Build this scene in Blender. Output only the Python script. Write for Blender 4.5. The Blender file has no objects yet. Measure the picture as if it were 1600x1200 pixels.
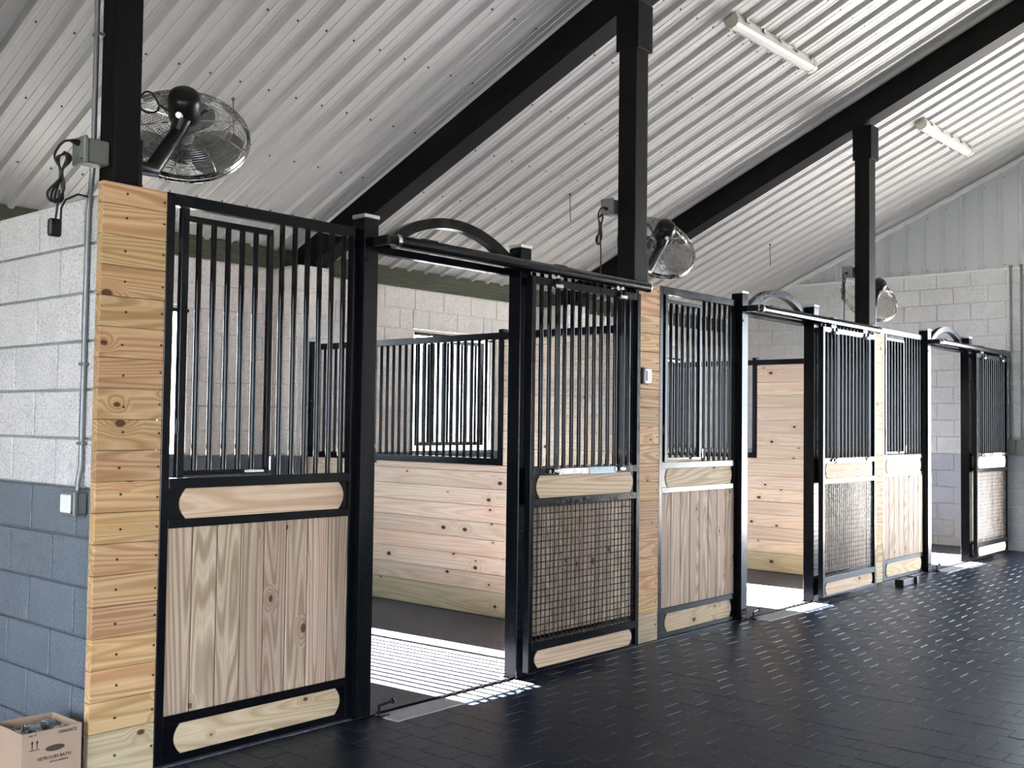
import bpy, bmesh, math, random
from mathutils import Vector, Matrix
random.seed(7)
R = math.radians
scene = bpy.context.scene
C = scene.collection

# ------------------------------------------------------------------ camera
CAM_F = 1675.9                      # focal length in pixels of the 1600 px wide frame
cam_d = bpy.data.cameras.new('camera'); cam = bpy.data.objects.new('camera', cam_d); C.objects.link(cam)
cam_d.sensor_width = 36.0; cam_d.lens = CAM_F / 1600 * 36
yaw, pitch, roll = R(41.27), R(2.17), R(0.72)
fw = Vector((math.cos(yaw) * math.cos(pitch), math.sin(yaw) * math.cos(pitch), math.sin(pitch)))
rt = Vector((math.sin(yaw), -math.cos(yaw), 0)); up = rt.cross(fw)
rt2 = math.cos(roll) * rt + math.sin(roll) * up; up2 = -math.sin(roll) * rt + math.cos(roll) * up
cam.matrix_world = Matrix(((rt2.x, up2.x, -fw.x, -2.3506), (rt2.y, up2.y, -fw.y, -3.9576), (rt2.z, up2.z, -fw.z, 1.4034), (0, 0, 0, 1)))
cam_d.clip_start = 0.05; cam_d.clip_end = 300
scene.camera = cam

# ------------------------------------------------------------------ world, sun, daylight
world = bpy.data.worlds.new('world'); scene.world = world; world.use_nodes = True
bg = world.node_tree.nodes['Background']; bg.inputs[0].default_value = (0.77, 0.87, 1.0, 1); bg.inputs[1].default_value = 1.75
sun_d = bpy.data.lights.new('sun', 'SUN'); sun_d.energy = 62.0; sun_d.angle = R(0.10); sun_d.color = (1.0, 0.97, 0.95)
sun = bpy.data.objects.new('sun', sun_d); C.objects.link(sun)
sun.rotation_euler = Vector((0.06, -1.0, -0.54)).to_track_quat('-Z', 'Y').to_euler(); sun.location = (5, 30, 20)
def portal(loc, sx, sy, direction):
    d = bpy.data.lights.new('sky_portal', 'AREA'); d.shape = 'RECTANGLE'; d.size = sx; d.size_y = sy; d.cycles.is_portal = True
    o = bpy.data.objects.new('sky_portal', d); C.objects.link(o); o.location = loc
    o.rotation_euler = Vector(direction).to_track_quat('-Z', 'Y').to_euler()
S0 = [0.0, 3.645, 7.355]            # where each stall's steel front begins along the row
YB = 3.85                           # back wall
XE = 11.05                          # end wall
WDX = [-.075, 0.0, 0.0]
WIN = (1.385, 2.56, 1.13, 2.345)    # window opening in each stall: x0, x1, z0, z1
for s in S0: portal((s + 1.97, YB + .22, 1.74), 1.18, 1.22, (0, -1, 0))
portal((XE + .25, -2.9, 1.5), 4.2, 3.0, (-1, 0, 0))
portal((-6.25, -2.4, 1.4), 3.6, 2.8, (1, 0, 0))
portal((-3.6, -7.45, 1.15), 2.8, 2.3, (0, 1, 0))

vs = scene.view_settings
vs.view_transform = 'Standard'; vs.look = 'None'; vs.exposure = 3.55; vs.gamma = 1.0; vs.use_curve_mapping = False
cy = scene.cycles
cy.max_bounces = 7; cy.diffuse_bounces = 5; cy.glossy_bounces = 3; cy.use_adaptive_sampling = True; cy.adaptive_threshold = .04; cy.sample_clamp_indirect = 8.0
cy.use_denoising = True; cy.caustics_reflective = False; cy.caustics_refractive = False

# ------------------------------------------------------------------ materials
def nt(name):
    m = bpy.data.materials.new(name); m.use_nodes = True
    t = m.node_tree; return m, t, t.nodes['Principled BSDF']
def N(t, kind, **kw):
    n = t.nodes.new(kind)
    for k, v in kw.items():
        if k in n.inputs.keys(): n.inputs[k].default_value = v
        else: setattr(n, k, v)
    return n
def math_(t, op, a, b=None, c=0.0, clamp=False):
    n = t.nodes.new('ShaderNodeMath'); n.operation = op; n.use_clamp = clamp
    for i, v in enumerate((a, b, c)):
        if v is None: continue
        if isinstance(v, (int, float)): n.inputs[i].default_value = v
        else: t.links.new(v, n.inputs[i])
    return n.outputs[0]
def mix(t, f, a, b, mode='MIX'):
    n = t.nodes.new('ShaderNodeMix'); n.data_type = 'RGBA'; n.blend_type = mode
    for k, v in ((0, f), (6, a), (7, b)):
        if isinstance(v, tuple): n.inputs[k].default_value = v if len(v) == 4 else (*v, 1)
        elif isinstance(v, (int, float)): n.inputs[k].default_value = v
        else: t.links.new(v, n.inputs[k])
    return n.outputs[2]
def smooth(t, v, lo, hi, a=0.0, b=1.0):
    n = t.nodes.new('ShaderNodeMapRange'); n.interpolation_type = 'SMOOTHSTEP'
    t.links.new(v, n.inputs[0])
    for i, q in zip((1, 2, 3, 4), (lo, hi, a, b)): n.inputs[i].default_value = q
    return n.outputs[0]
def bump(t, p, h, strength, dist):
    b = N(t, 'ShaderNodeBump'); b.inputs['Strength'].default_value = strength; b.inputs['Distance'].default_value = dist
    t.links.new(h, b.inputs['Height']); t.links.new(b.outputs[0], p.inputs['Normal'])

def plain(name, col, rough=.5, metal=0.0, spec=.5, coat=0.0):
    m, t, p = nt(name)
    p.inputs['Base Color'].default_value = (*col, 1); p.inputs['Roughness'].default_value = rough
    p.inputs['Metallic'].default_value = metal; p.inputs['Specular IOR Level'].default_value = spec
    p.inputs['Coat Weight'].default_value = coat
    tc = N(t, 'ShaderNodeTexCoord'); n = N(t, 'ShaderNodeTexNoise'); n.inputs['Scale'].default_value = 40
    t.links.new(tc.outputs['Object'], n.inputs['Vector'])
    r = smooth(t, n.outputs[0], .3, .7, max(rough - .05, .02), rough + .05); t.links.new(r, p.inputs['Roughness'])
    return m

def wood(name, grain, across, light, dark, knot=(.10, .045, .022), rough=.62, knots=.62, rings=80, contrast=.62, weather=0.0):
    """sawn board: growth rings as contours of stretched noise, knots, fibres; differs from board to board"""
    m, t, p = nt(name)
    tc = N(t, 'ShaderNodeTexCoord'); oi = N(t, 'ShaderNodeObjectInfo')
    sep = N(t, 'ShaderNodeSeparateXYZ'); t.links.new(tc.outputs['Object'], sep.inputs[0])
    ax = 'XYZ'; third = [a for a in ax if a not in (grain, across)][0]
    rnd = oi.outputs['Random']
    u = math_(t, 'ADD', sep.outputs[ax.index(grain)], math_(t, 'MULTIPLY', rnd, 37.0))
    v = math_(t, 'ADD', sep.outputs[ax.index(across)], math_(t, 'MULTIPLY', rnd, 91.0))
    w = math_(t, 'ADD', sep.outputs[ax.index(third)], math_(t, 'MULTIPLY', rnd, 53.0))
    def vec(a, b, c, ka=1, kb=1, kc=1):
        n = N(t, 'ShaderNodeCombineXYZ')
        for i, (q, k) in enumerate(((a, ka), (b, kb), (c, kc))): t.links.new(math_(t, 'MULTIPLY', q, k), n.inputs[i])
        return n.outputs[0]
    # knots
    vo = N(t, 'ShaderNodeTexVoronoi', voronoi_dimensions='2D'); vo.inputs['Scale'].default_value = 1.0
    t.links.new(vec(u, v, w, 4.2, 6.5, 0), vo.inputs['Vector'])
    vc = N(t, 'ShaderNodeSeparateColor'); t.links.new(vo.outputs['Color'], vc.inputs[0])
    has = math_(t, 'GREATER_THAN', vc.outputs[0], knots)
    size = math_(t, 'MULTIPLY_ADD', vc.outputs[1], .075); size = math_(t, 'ADD', size, .03)
    rel = math_(t, 'DIVIDE', vo.outputs['Distance'], size)
    kn = math_(t, 'MULTIPLY', smooth(t, rel, .75, 1.15, 1, 0), has)
    halo = math_(t, 'MULTIPLY', smooth(t, rel, .6, 4.5, 1, 0), has)
    # rings
    n1 = N(t, 'ShaderNodeTexNoise'); n1.inputs['Scale'].default_value = 1; n1.inputs['Detail'].default_value = .7; n1.inputs['Roughness'].default_value = .4
    t.links.new(vec(u, v, w, .5, 7.5, 7.5), n1.inputs['Vector'])
    f = math_(t, 'ADD', n1.outputs[0], math_(t, 'MULTIPLY', halo, .13))
    ring = math_(t, 'MULTIPLY_ADD', math_(t, 'SINE', math_(t, 'MULTIPLY', f, rings)), .5); ring = math_(t, 'ADD', ring, .5, clamp=True)
    ring = math_(t, 'POWER', ring, 1.6)
    n2 = N(t, 'ShaderNodeTexNoise'); n2.inputs['Scale'].default_value = 1; n2.inputs['Detail'].default_value = 3
    t.links.new(vec(u, v, w, 5, 260, 260), n2.inputs['Vector'])
    n4 = N(t, 'ShaderNodeTexNoise'); n4.inputs['Scale'].default_value = 1; n4.inputs['Detail'].default_value = 3
    t.links.new(vec(u, v, w, 1.3, 75, 75), n4.inputs['Vector'])
    ring2 = math_(t, 'MULTIPLY_ADD', math_(t, 'SINE', math_(t, 'MULTIPLY', f, rings * 3.1)), .5, .5)
    n3 = N(t, 'ShaderNodeTexNoise'); n3.inputs['Scale'].default_value = 1; n3.inputs['Detail'].default_value = 2
    t.links.new(vec(u, v, w, 1.1, 5, 5), n3.inputs['Vector'])
    col = mix(t, math_(t, 'MULTIPLY', ring, contrast), light, dark)
    col = mix(t, math_(t, 'MULTIPLY', ring2, .30 * contrast), col, dark)
    col = mix(t, smooth(t, n4.outputs[0], .46, .72, 0, .38), col, dark)
    col = mix(t, smooth(t, n2.outputs[0], .45, .75, 0, .22), col, dark)
    col = mix(t, smooth(t, n3.outputs[0], .52, .78, 0, .45), col, tuple(.5 * (a + b) * q for a, b, q in zip(light, dark, (1.08, .9, .8))))
    if weather: col = mix(t, weather, col, (.42, .40, .36))
    col = mix(t, math_(t, 'MULTIPLY', halo, .35), col, dark)
    col = mix(t, kn, col, knot)
    hs = N(t, 'ShaderNodeHueSaturation'); t.links.new(col, hs.inputs['Color'])
    t.links.new(math_(t, 'MULTIPLY_ADD', rnd, .26), hs.inputs['Value']); hs.inputs['Value'].links[0].from_node.inputs[2].default_value = .87
    t.links.new(math_(t, 'MULTIPLY_ADD', math_(t, 'FRACT', math_(t, 'MULTIPLY', rnd, 7.3)), .022), hs.inputs['Hue']); hs.inputs['Hue'].links[0].from_node.inputs[2].default_value = .489
    t.links.new(hs.outputs[0], p.inputs['Base Color'])
    p.inputs['Roughness'].default_value = rough; p.inputs['Specular IOR Level'].default_value = .15 if light[0] > .05 else .1
    bump(t, p, math_(t, 'ADD', ring, math_(t, 'MULTIPLY', n2.outputs[0], .6)), .25, .0015)
    return m

def paint_block(name, col, rough, grit, spec=.5, var=.05):
    m, t, p = nt(name)
    tc = N(t, 'ShaderNodeTexCoord'); oi = N(t, 'ShaderNodeObjectInfo')
    ad = N(t, 'ShaderNodeVectorMath'); ad.operation = 'ADD'; t.links.new(tc.outputs['Object'], ad.inputs[0])
    cb = N(t, 'ShaderNodeCombineXYZ')
    for i, k in enumerate((31, 57, 83)): t.links.new(math_(t, 'MULTIPLY', oi.outputs['Random'], k), cb.inputs[i])
    t.links.new(cb.outputs[0], ad.inputs[1])
    a = N(t, 'ShaderNodeTexNoise'); a.inputs['Scale'].default_value = 130; a.inputs['Detail'].default_value = 4; a.inputs['Roughness'].default_value = .65
    b = N(t, 'ShaderNodeTexNoise'); b.inputs['Scale'].default_value = 7; b.inputs['Detail'].default_value = 3
    for q in (a, b): t.links.new(ad.outputs[0], q.inputs['Vector'])
    pits = smooth(t, a.outputs[0], .36, .52)
    c1 = mix(t, smooth(t, b.outputs[0], .3, .7), tuple(c * (1 - var) for c in col), tuple(min(1, c * (1 + var)) for c in col))
    c2 = mix(t, math_(t, 'SUBTRACT', 1.0, pits), c1, tuple(c * .55 for c in col))
    t.links.new(c2, p.inputs['Base Color'])
    p.inputs['Roughness'].default_value = rough; p.inputs['Specular IOR Level'].default_value = spec
    bump(t, p, math_(t, 'ADD', pits, a.outputs[0]), grit, .003)
    return m

def speckled(name, col, fleck, amount, rough, spec=.5):
    m, t, p = nt(name)
    tc = N(t, 'ShaderNodeTexCoord'); oi = N(t, 'ShaderNodeObjectInfo')
    ad = N(t, 'ShaderNodeVectorMath'); ad.operation = 'ADD'; t.links.new(tc.outputs['Object'], ad.inputs[0])
    cb = N(t, 'ShaderNodeCombineXYZ')
    for i, k in enumerate((31, 57, 83)): t.links.new(math_(t, 'MULTIPLY', oi.outputs['Random'], k), cb.inputs[i])
    t.links.new(cb.outputs[0], ad.inputs[1])
    a = N(t, 'ShaderNodeTexNoise'); a.inputs['Scale'].default_value = 210; a.inputs['Detail'].default_value = 2
    b = N(t, 'ShaderNodeTexVoronoi'); b.inputs['Scale'].default_value = 120
    c = N(t, 'ShaderNodeTexNoise'); c.inputs['Scale'].default_value = 2.3; c.inputs['Detail'].default_value = 3
    for q in (a, b): t.links.new(ad.outputs[0], q.inputs['Vector'])
    t.links.new(tc.outputs['Object'], c.inputs['Vector'])
    vc = N(t, 'ShaderNodeSeparateColor'); t.links.new(b.outputs['Color'], vc.inputs[0])
    fl = math_(t, 'GREATER_THAN', vc.outputs[0], 1 - amount)
    base = mix(t, smooth(t, a.outputs[0], .3, .7), tuple(q * .6 for q in col), tuple(q * 1.35 for q in col))
    base = mix(t, smooth(t, c.outputs[0], .35, .7, 0, .4), base, tuple(q * 1.5 for q in col))
    base = mix(t, math_(t, 'MULTIPLY', fl, .7), base, fleck)
    t.links.new(base, p.inputs['Base Color']); p.inputs['Roughness'].default_value = rough; p.inputs['Specular IOR Level'].default_value = spec
    bump(t, p, a.outputs[0], .5, .002)
    return m

M = {}
M['steel'] = plain('black_powder_coated_steel', (.0025, .003, .0045), .2, 0, .2)
M['steel_bar'] = plain('black_gloss_tube', (.0025, .0025, .003), .085, 0, .22)
M['wire'] = plain('dark_mesh_wire', (.02, .016, .014), .25, 0, .7)
M['chrome'] = plain('bright_zinc', (.75, .76, .78), .18, 1)
M['alu'] = plain('brushed_cap_metal', (.50, .50, .46), .45, 1)
M['galv'] = plain('galvanised_conduit', (.20, .21, .22), .45, .6)
M['box_grey'] = plain('grey_cast_box', (.17, .18, .175), .5, .2)
M['white_plastic'] = plain('white_plastic', (.80, .81, .80), .4)
M['black_plastic'] = plain('black_plastic', (.006, .006, .0065), .35, 0, .3)
M['cord'] = plain('black_rubber_cord', (.010, .010, .010), .5)
M['lamp_white'] = plain('white_fixture_housing', (.40, .39, .37), .4)
M['lamp_end'] = plain('grey_fixture_end', (.42, .41, .37), .5)
M['roof'] = plain('white_ribbed_steel', (.405, .40, .382), .34, 0, .5)
M['gable'] = plain('pale_grey_ribbed_steel', (.50, .53, .55), .42, 0, .5)
M['trim'] = plain('white_steel_trim', (.76, .76, .73), .4)
M['dark_screw'] = plain('dark_screw_head', (.03, .028, .025), .5, .4)
M['mortar_cream'] = paint_block('cream_painted_mortar', (.77, .73, .68), .6, .3)
M['mortar_grey'] = paint_block('grey_painted_mortar', (.13, .15, .18), .5, .3)
M['mortar_white'] = paint_block('white_painted_mortar', (.34, .35, .35), .5, .3)
M['cream'] = paint_block('cream_painted_block', (.85, .80, .74), .55, .3)
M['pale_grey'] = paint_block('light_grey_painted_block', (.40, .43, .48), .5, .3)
M['pale'] = paint_block('pale_grey_painted_block', (.66, .67, .675), .55, .25)
M['white'] = paint_block('white_painted_block', (.75, .73, .735), .40, .55)
M['grey'] = paint_block('grey_painted_block', (.17, .20, .245), .36, .65)
M['concrete'] = speckled('smooth_concrete', (.24, .24, .245), (.35, .35, .34), .05, .6)
M['mat'] = speckled('black_rubber_mat', (.066, .069, .088), (.25, .25, .28), .04, .5, .3)
M['paver'] = speckled('black_rubber_paver', (.007, .0105, .020), (.12, .14, .18), .02, .34, .20)
M['paver'].node_tree.nodes['Principled BSDF'].inputs['Specular Tint'].default_value = (.48, .73, 1.0, 1)  # blue sky sheen of the floor put into the specular tint
M['base'] = plain('dark_bedding', (.012, .012, .013), .8)
M['lawn'] = speckled('outdoor_lawn', (.045, .047, .040), (.08, .08, .07), .2, .9)
M['bounce_apron'] = speckled('pale_bounce_gravel', (.36, .355, .345), (.42, .41, .40), .2, .9)
M['dull'] = plain('dull_far_wall', (.30, .29, .27), .8)
M['pine_x'] = wood('knotty_pine_along_row', 'X', 'Z', (.62, .425, .24), (.34, .185, .075), knots=.66, rings=110, contrast=.75)
M['pine_y'] = wood('knotty_pine_partition', 'Y', 'Z', (.94, .80, .63), (.68, .485, .31), knots=.58, contrast=.5)
M['pine_z'] = wood('pale_pine_upright', 'Z', 'X', (.54, .43, .335), (.24, .16, .105), knots=.72, rings=125, contrast=.75)
M['pine_rail'] = wood('pale_pine_rail', 'X', 'Z', (.66, .53, .38), (.38, .255, .145), knots=.70, rings=100)
M['treated_x'] = wood('treated_pine_along_row', 'X', 'Z', (.54, .45, .31), (.31, .235, .14), knots=.6)
M['treated_y'] = wood('treated_pine_partition', 'Y', 'Z', (.72, .63, .45), (.48, .40, .26), knots=.6)
M['plate'] = wood('greenish_treated_plate', 'X', 'Z', (.10, .105, .07), (.045, .05, .034), knots=.75, rings=60)
M['stain_y'] = wood('black_stained_timber', 'Y', 'Z', (.0055, .005, .0048), (.003, .0027, .0027), knots=.8, rough=.6, knot=(.002, .002, .002))
M['stain_z'] = wood('black_stained_post', 'Z', 'X', (.0045, .0045, .0047), (.0025, .0025, .0025), knots=.8, rough=.6, knot=(.002, .002, .002))
M['card'] = plain('brown_cardboard', (.38, .275, .205), .8, 0, .2)
M['ink'] = plain('black_print', (.05, .035, .03), .7)
M['zinc'] = plain('zinc_plated_part', (.62, .65, .68), .3, .9)
M['rust'] = plain('rusty_wire', (.16, .08, .04), .7, .3)
M['film'] = plain('pale_blue_film', (.32, .46, .58), .3)

# ------------------------------------------------------------------ mesh helpers
def cb_geo(x0, x1, y0, y1, z0, z1, c):
    """chamfered box"""
    lo = (x0, y0, z0); hi = (x1, y1, z1); V = []; idx = {}
    for sx in (0, 1):
        for sy in (0, 1):
            for sz in (0, 1):
                s = (sx, sy, sz)
                for a in range(3):        # the vertex lying on the face of axis a
                    q = [0, 0, 0]
                    for k in range(3):
                        e = hi[k] if s[k] else lo[k]
                        q[k] = e if k == a else (e - c if s[k] else e + c)
                    idx[s, a] = len(V); V.append(tuple(q))
    F = []
    for a in range(3):
        b, d = (a + 1) % 3, (a + 2) % 3
        for s in (0, 1):
            ring = []
            for (p, q) in ((0, 0), (1, 0), (1, 1), (0, 1)):
                t = [0, 0, 0]; t[a] = s; t[b] = p; t[d] = q; ring.append(idx[tuple(t), a])
            F.append(ring if s else ring[::-1])
        for p in (0, 1):
            for q in (0, 1):
                t0 = [0, 0, 0]; t0[b] = p; t0[d] = q; t0[a] = 0; t1 = list(t0); t1[a] = 1
                t0, t1 = tuple(t0), tuple(t1); F.append([idx[t0, b], idx[t1, b], idx[t1, d], idx[t0, d]])
    for s in [(i, j, k) for i in (0, 1) for j in (0, 1) for k in (0, 1)]:
        F.append([idx[s, 0], idx[s, 1], idx[s, 2]])
    return V, F

class MB:
    def __init__(s): s.v = []; s.f = []; s.sm = []
    def add(s, V, F, smooth=False):
        o = len(s.v); s.v += [tuple(q) for q in V]; s.f += [[i + o for i in f] for f in F]; s.sm += [smooth] * len(F); return s
    def box(s, x0, x1, y0, y1, z0, z1, c=0.0):
        if c > 0: return s.add(*cb_geo(x0, x1, y0, y1, z0, z1, c))
        V = [(x, y, z) for x in (x0, x1) for y in (y0, y1) for z in (z0, z1)]
        return s.add(V, [[0, 1, 3, 2], [4, 6, 7, 5], [0, 4, 5, 1], [2, 3, 7, 6], [0, 2, 6, 4], [1, 5, 7, 3]])
    def tube(s, pts, r, n=8, closed=False, caps=True, smooth=True, rs=None):
        pts = [Vector(p) for p in pts]; m = len(pts); V = []; F = []
        nrm = None
        for i, p in enumerate(pts):
            a = pts[(i - 1) % m] if (i or closed) else p; b = pts[(i + 1) % m] if (i < m - 1 or closed) else p
            tg = (b - a).normalized()
            if nrm is None: nrm = tg.orthogonal().normalized()
            nrm = (nrm - tg * nrm.dot(tg)); nrm = nrm.normalized() if nrm.length > 1e-6 else tg.orthogonal().normalized()
            bi = tg.cross(nrm); rr = rs[i] if rs else r
            for k in range(n):
                A = 2 * math.pi * (k + .5) / n; V.append(p + (nrm * math.cos(A) + bi * math.sin(A)) * rr)
        for i in range(m if closed else m - 1):
            for k in range(n):
                a, b = i * n + k, i * n + (k + 1) % n; c, d = ((i + 1) % m) * n + k, ((i + 1) % m) * n + (k + 1) % n
                F.append([a, b, d, c])
        s.add(V, F, smooth)
        if caps and not closed: s.add(V[:n][::-1], [list(range(n))]); s.add(V[-n:], [list(range(n))])
        return s
    def cyl(s, a, b, r, n=12, r2=None): return s.tube([a, b], r, n, rs=[r, r if r2 is None else r2])
    def lathe(s, prof, mat=None, n=20):
        """(r, z) profile turned about z, then moved by mat"""
        mat = mat or Matrix(); V = []; F = []; m = len(prof)
        for (r, z) in prof:
            for k in range(n): A = 2 * math.pi * k / n; V.append(mat @ Vector((r * math.cos(A), r * math.sin(A), z)))
        for i in range(m - 1):
            for k in range(n): F.append([i * n + k, i * n + (k + 1) % n, (i + 1) * n + (k + 1) % n, (i + 1) * n + k])
        return s.add(V, F, True)
    def prism(s, poly, axis, a, b):
        """polygon in the two other axes, drawn out along axis from a to b"""
        def P(u, v, w): return {'x': (w, u, v), 'y': (u, w, v), 'z': (u, v, w)}[axis]
        n = len(poly); V = [P(u, v, a) for u, v in poly] + [P(u, v, b) for u, v in poly]
        return s.add(V, [list(range(n))[::-1], list(range(n, 2 * n))] + [[i, (i + 1) % n, n + (i + 1) % n, n + i] for i in range(n)])
    def mesh(s, name, mat):
        me = bpy.data.meshes.new(name); me.from_pydata(s.v, [], s.f); me.materials.append(M[mat])
        bm = bmesh.new(); bm.from_mesh(me); bmesh.ops.recalc_face_normals(bm, faces=bm.faces); bm.to_mesh(me); bm.free()
        me.polygons.foreach_set('use_smooth', s.sm)
        if any(s.sm): me.set_sharp_from_angle(angle=R(40))
        return me

def tag(o, label=None, cat=None, group=None, kind=None):
    for k, v in (('label', label), ('category', cat), ('group', group), ('kind', kind)):
        if v: o[k] = v
    return o
WL = {}
def put(name, me, parent=None, loc=(0, 0, 0)):
    o = bpy.data.objects.new(name, me); C.objects.link(o); loc = Vector(loc); WL[o] = loc
    if parent is not None: o.parent = parent; o.location = loc - WL[parent]
    else: o.location = loc
    return o
def thing(name, label, cat, loc, group=None): return tag(put(name, None, None, loc), label, cat, group)
CACHE = {}
def cbox(name, mat, parent, x0, x1, y0, y1, z0, z1, c=.002):
    """chamfered box object with its origin in the middle; equal boxes share a mesh"""
    k = ('cb', mat, round(x1 - x0, 4), round(y1 - y0, 4), round(z1 - z0, 4), c)
    if k not in CACHE:
        hx, hy, hz = (x1 - x0) / 2, (y1 - y0) / 2, (z1 - z0) / 2
        CACHE[k] = MB().box(-hx, hx, -hy, hy, -hz, hz, min(c, .45 * min(x1 - x0, y1 - y0, z1 - z0))).mesh(name, mat)
    return put(name, CACHE[k], parent, ((x0 + x1) / 2, (y0 + y1) / 2, (z0 + z1) / 2))
def vbar(name, mat, parent, x, y, z0, z1, r=.0127, n=10):
    k = ('vb', mat, round(z1 - z0, 4), r, n)
    if k not in CACHE: CACHE[k] = MB().cyl((0, 0, 0), (0, 0, z1 - z0), r, n).mesh(name, mat)
    return put(name, CACHE[k], parent, (x, y, z0))
def part(name, mb, mat, parent, loc=None):
    """mesh built in world coordinates, re-based on loc (default: its parent's origin)"""
    loc = Vector(loc) if loc is not None else (WL[parent] if parent is not None else Vector())
    mb.v = [tuple(Vector(q) - loc) for q in mb.v]
    return put(name, mb.mesh(name, mat), parent, loc)

# ------------------------------------------------------------------ ground and floors
g = part('ground', MB().box(-60, 80, -70, 90, -.30, -.14), 'lawn', None); tag(g, kind='structure')
g = part('ground', MB().box(XE + .2, 34, -14, 5, -.14, -.05), 'bounce_apron', None); tag(g, kind='structure')  # unseen pale ground added to bounce sunlight up to the ceiling
floor = part('floor', MB().box(-6.2, XE + .2, -7.4, 4.05, -.14, -.016), 'base', None); tag(floor, kind='structure')

# interlocking rubber pavers in the aisle: columns run across the aisle, half-stepped, with a wavy long edge
PW, PL = .1335, .190
def wave(y):
    t = (y / (PL / 2)) % 1.0
    return .0075 * (4 * abs(t - .5) - 1)
def clampw(y):
    v = wave(y) * 1.4; return max(-.0048, min(.0048, v))
def paver_outline(c):
    h = PL / 2 - c; w = PW / 2 - c; ys = [-h, -.0713, -.0475, -.0238, 0, .0238, .0475, .0713, h]
    return [(w + clampw(y), y) for y in ys] + [(-w + clampw(y), y) for y in ys[::-1]]
def paver_geo(x, y, z):
    a = paver_outline(.0027); b = paver_outline(.0012); n = len(a)
    V = [(x + p, y + q, z) for p, q in a] + [(x + p, y + q, z - .004) for p, q in b] + [(x + p, y + q, z - .02) for p, q in b]
    F = [list(range(n))] + [[i, (i + 1) % n, n + (i + 1) % n, n + i] for i in range(n)] + [[n + i, n + (i + 1) % n, 2 * n + (i + 1) % n, 2 * n + i] for i in range(n)]
    return V, [f[::-1] for f in F]
Y_EDGE = -.02
spots = []
camp = Vector((-2.35, -3.96, 1.40))
i = 0
x = -6.1
while x < XE:
    k = 0
    y = Y_EDGE + PL / 2 - (0 if i % 2 else PL / 2)
    while y > -7.2:
        spots.append((x, y)); y -= PL
    x += PW; i += 1
def in_frame(x, y):
    d = Vector((x, y, 0)) - camp; z = d.dot(fw)
    if z < .3: return None
    px, py = 800 + CAM_F * d.dot(rt2) / z, 600 - CAM_F * d.dot(up2) / z
    return z if (-20 < px < 1620 and py < 1225) else None
seen = sorted((z, s) for s in spots for z in [in_frame(*s)] if z is not None)
near = set(s for z, s in seen[:300])
pm = MB().add(*paver_geo(0, 0, 0)).mesh('paver', 'paver')
for (x, y) in [s for s in spots if s in near]: put('paver', pm, floor, (x, y, random.uniform(-.0022, 0)))
rest = MB()
for (x, y) in spots:
    if (x, y) not in near and x > -4: rest.add(*paver_geo(x, y, random.uniform(-.0022, 0)))
tag(part('paver_field', rest, 'paver', floor), kind='stuff')

STALL = ['nearest', 'middle', 'far']
for k, s in enumerate(S0):
    x0 = s - .15 if k else -.05; x1 = (S0[k + 1] - .17) if k < 2 else XE - .02
    rm = cbox('rubber_mat', 'mat', None, x0, x1, Y_EDGE + .0, 3.485, -.016, .002, .004)
    tag(rm, 'black speckled rubber mat covering the floor of the %s stall' % STALL[k], 'mat', 'stall floor mats')
    th = cbox('threshold', 'concrete', None, s + 1.14, s + 2.14, -.205, -.052, -.012, .005, .003)
    tag(th, 'pale concrete threshold strip in the doorway of the %s stall' % STALL[k], 'threshold', 'doorway thresholds')

# ------------------------------------------------------------------ block walls
CH, CL, Z0 = .203, .406, .105       # course height, block length, first bed joint
ZG = Z0 + 5 * CH                    # grey paint up to here (1.12 m)
MORT = .006
def block_spans(a, b, odd, CL=CL):
    """block edges along a wall between a and b"""
    xs = [a]; t = a + (CL / 2 if odd else CL)
    while t < b - .06: xs.append(t); t += CL
    xs.append(b); return list(zip(xs[:-1], xs[1:]))
def courses(top, ch=CH, z0=Z0):
    zs = [0.0, z0]
    while zs[-1] < top - .05: zs.append(min(zs[-1] + ch, top))
    return list(zip(zs[:-1], zs[1:]))
def cut(a, b, za, zb, holes):
    """remove window holes from one block rectangle"""
    out = [(a, b, za, zb)]
    for (h0, h1, k0, k1) in holes:
        nx = []
        for (p, q, r, t) in out:
            if q <= h0 + .004 or p >= h1 - .004 or t <= k0 + .004 or r >= k1 - .004: nx.append((p, q, r, t)); continue
            if p < h0: nx.append((p, h0, r, t))
            if q > h1: nx.append((h1, q, r, t))
            m0, m1 = max(p, h0), min(q, h1)
            if r < k0: nx.append((m0, m1, r, k0))
            if t > k1: nx.append((m0, m1, k1, t))
        out = nx
    return [o for o in out if o[1] - o[0] > .02 and o[3] - o[2] > .02]
def block_wall(core, axis, face, a, b, top, upper, holes, individual, lower='grey', proud=.005, depth=.05, ch=CH, z0=Z0, cl=CL, gap=MORT):
    """blocks on the visible face of a wall: axis is the direction the wall runs in; they stand proud towards -axis2"""
    field = {lower: MB(), upper: MB()}
    for j, (za, zb) in enumerate(courses(top, ch, z0)):
        for (p, q) in block_spans(a, b, j % 2, cl):
            for (p2, q2, r2, t2) in cut(p, q, za, zb, holes):
                mat = lower if t2 <= ZG + .03 else upper
                e = gap / 2; d0, d1 = face - proud, face + depth
                box = (p2 + e, q2 - e, d0, d1, r2 + e, t2 - e) if axis == 'x' else (d0, d1, p2 + e, q2 - e, r2 + e, t2 - e)
                if individual((p2 + q2) / 2, (r2 + t2) / 2): cbox('block', mat, core, *box, c=.004 if gap < .008 else .003)
                else: field[mat].box(*box, c=.004 if gap < .008 else .003)
    for mname, mb in field.items():
        if mb.v: tag(part('block_field', mb, mname, core), kind='stuff')

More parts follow.
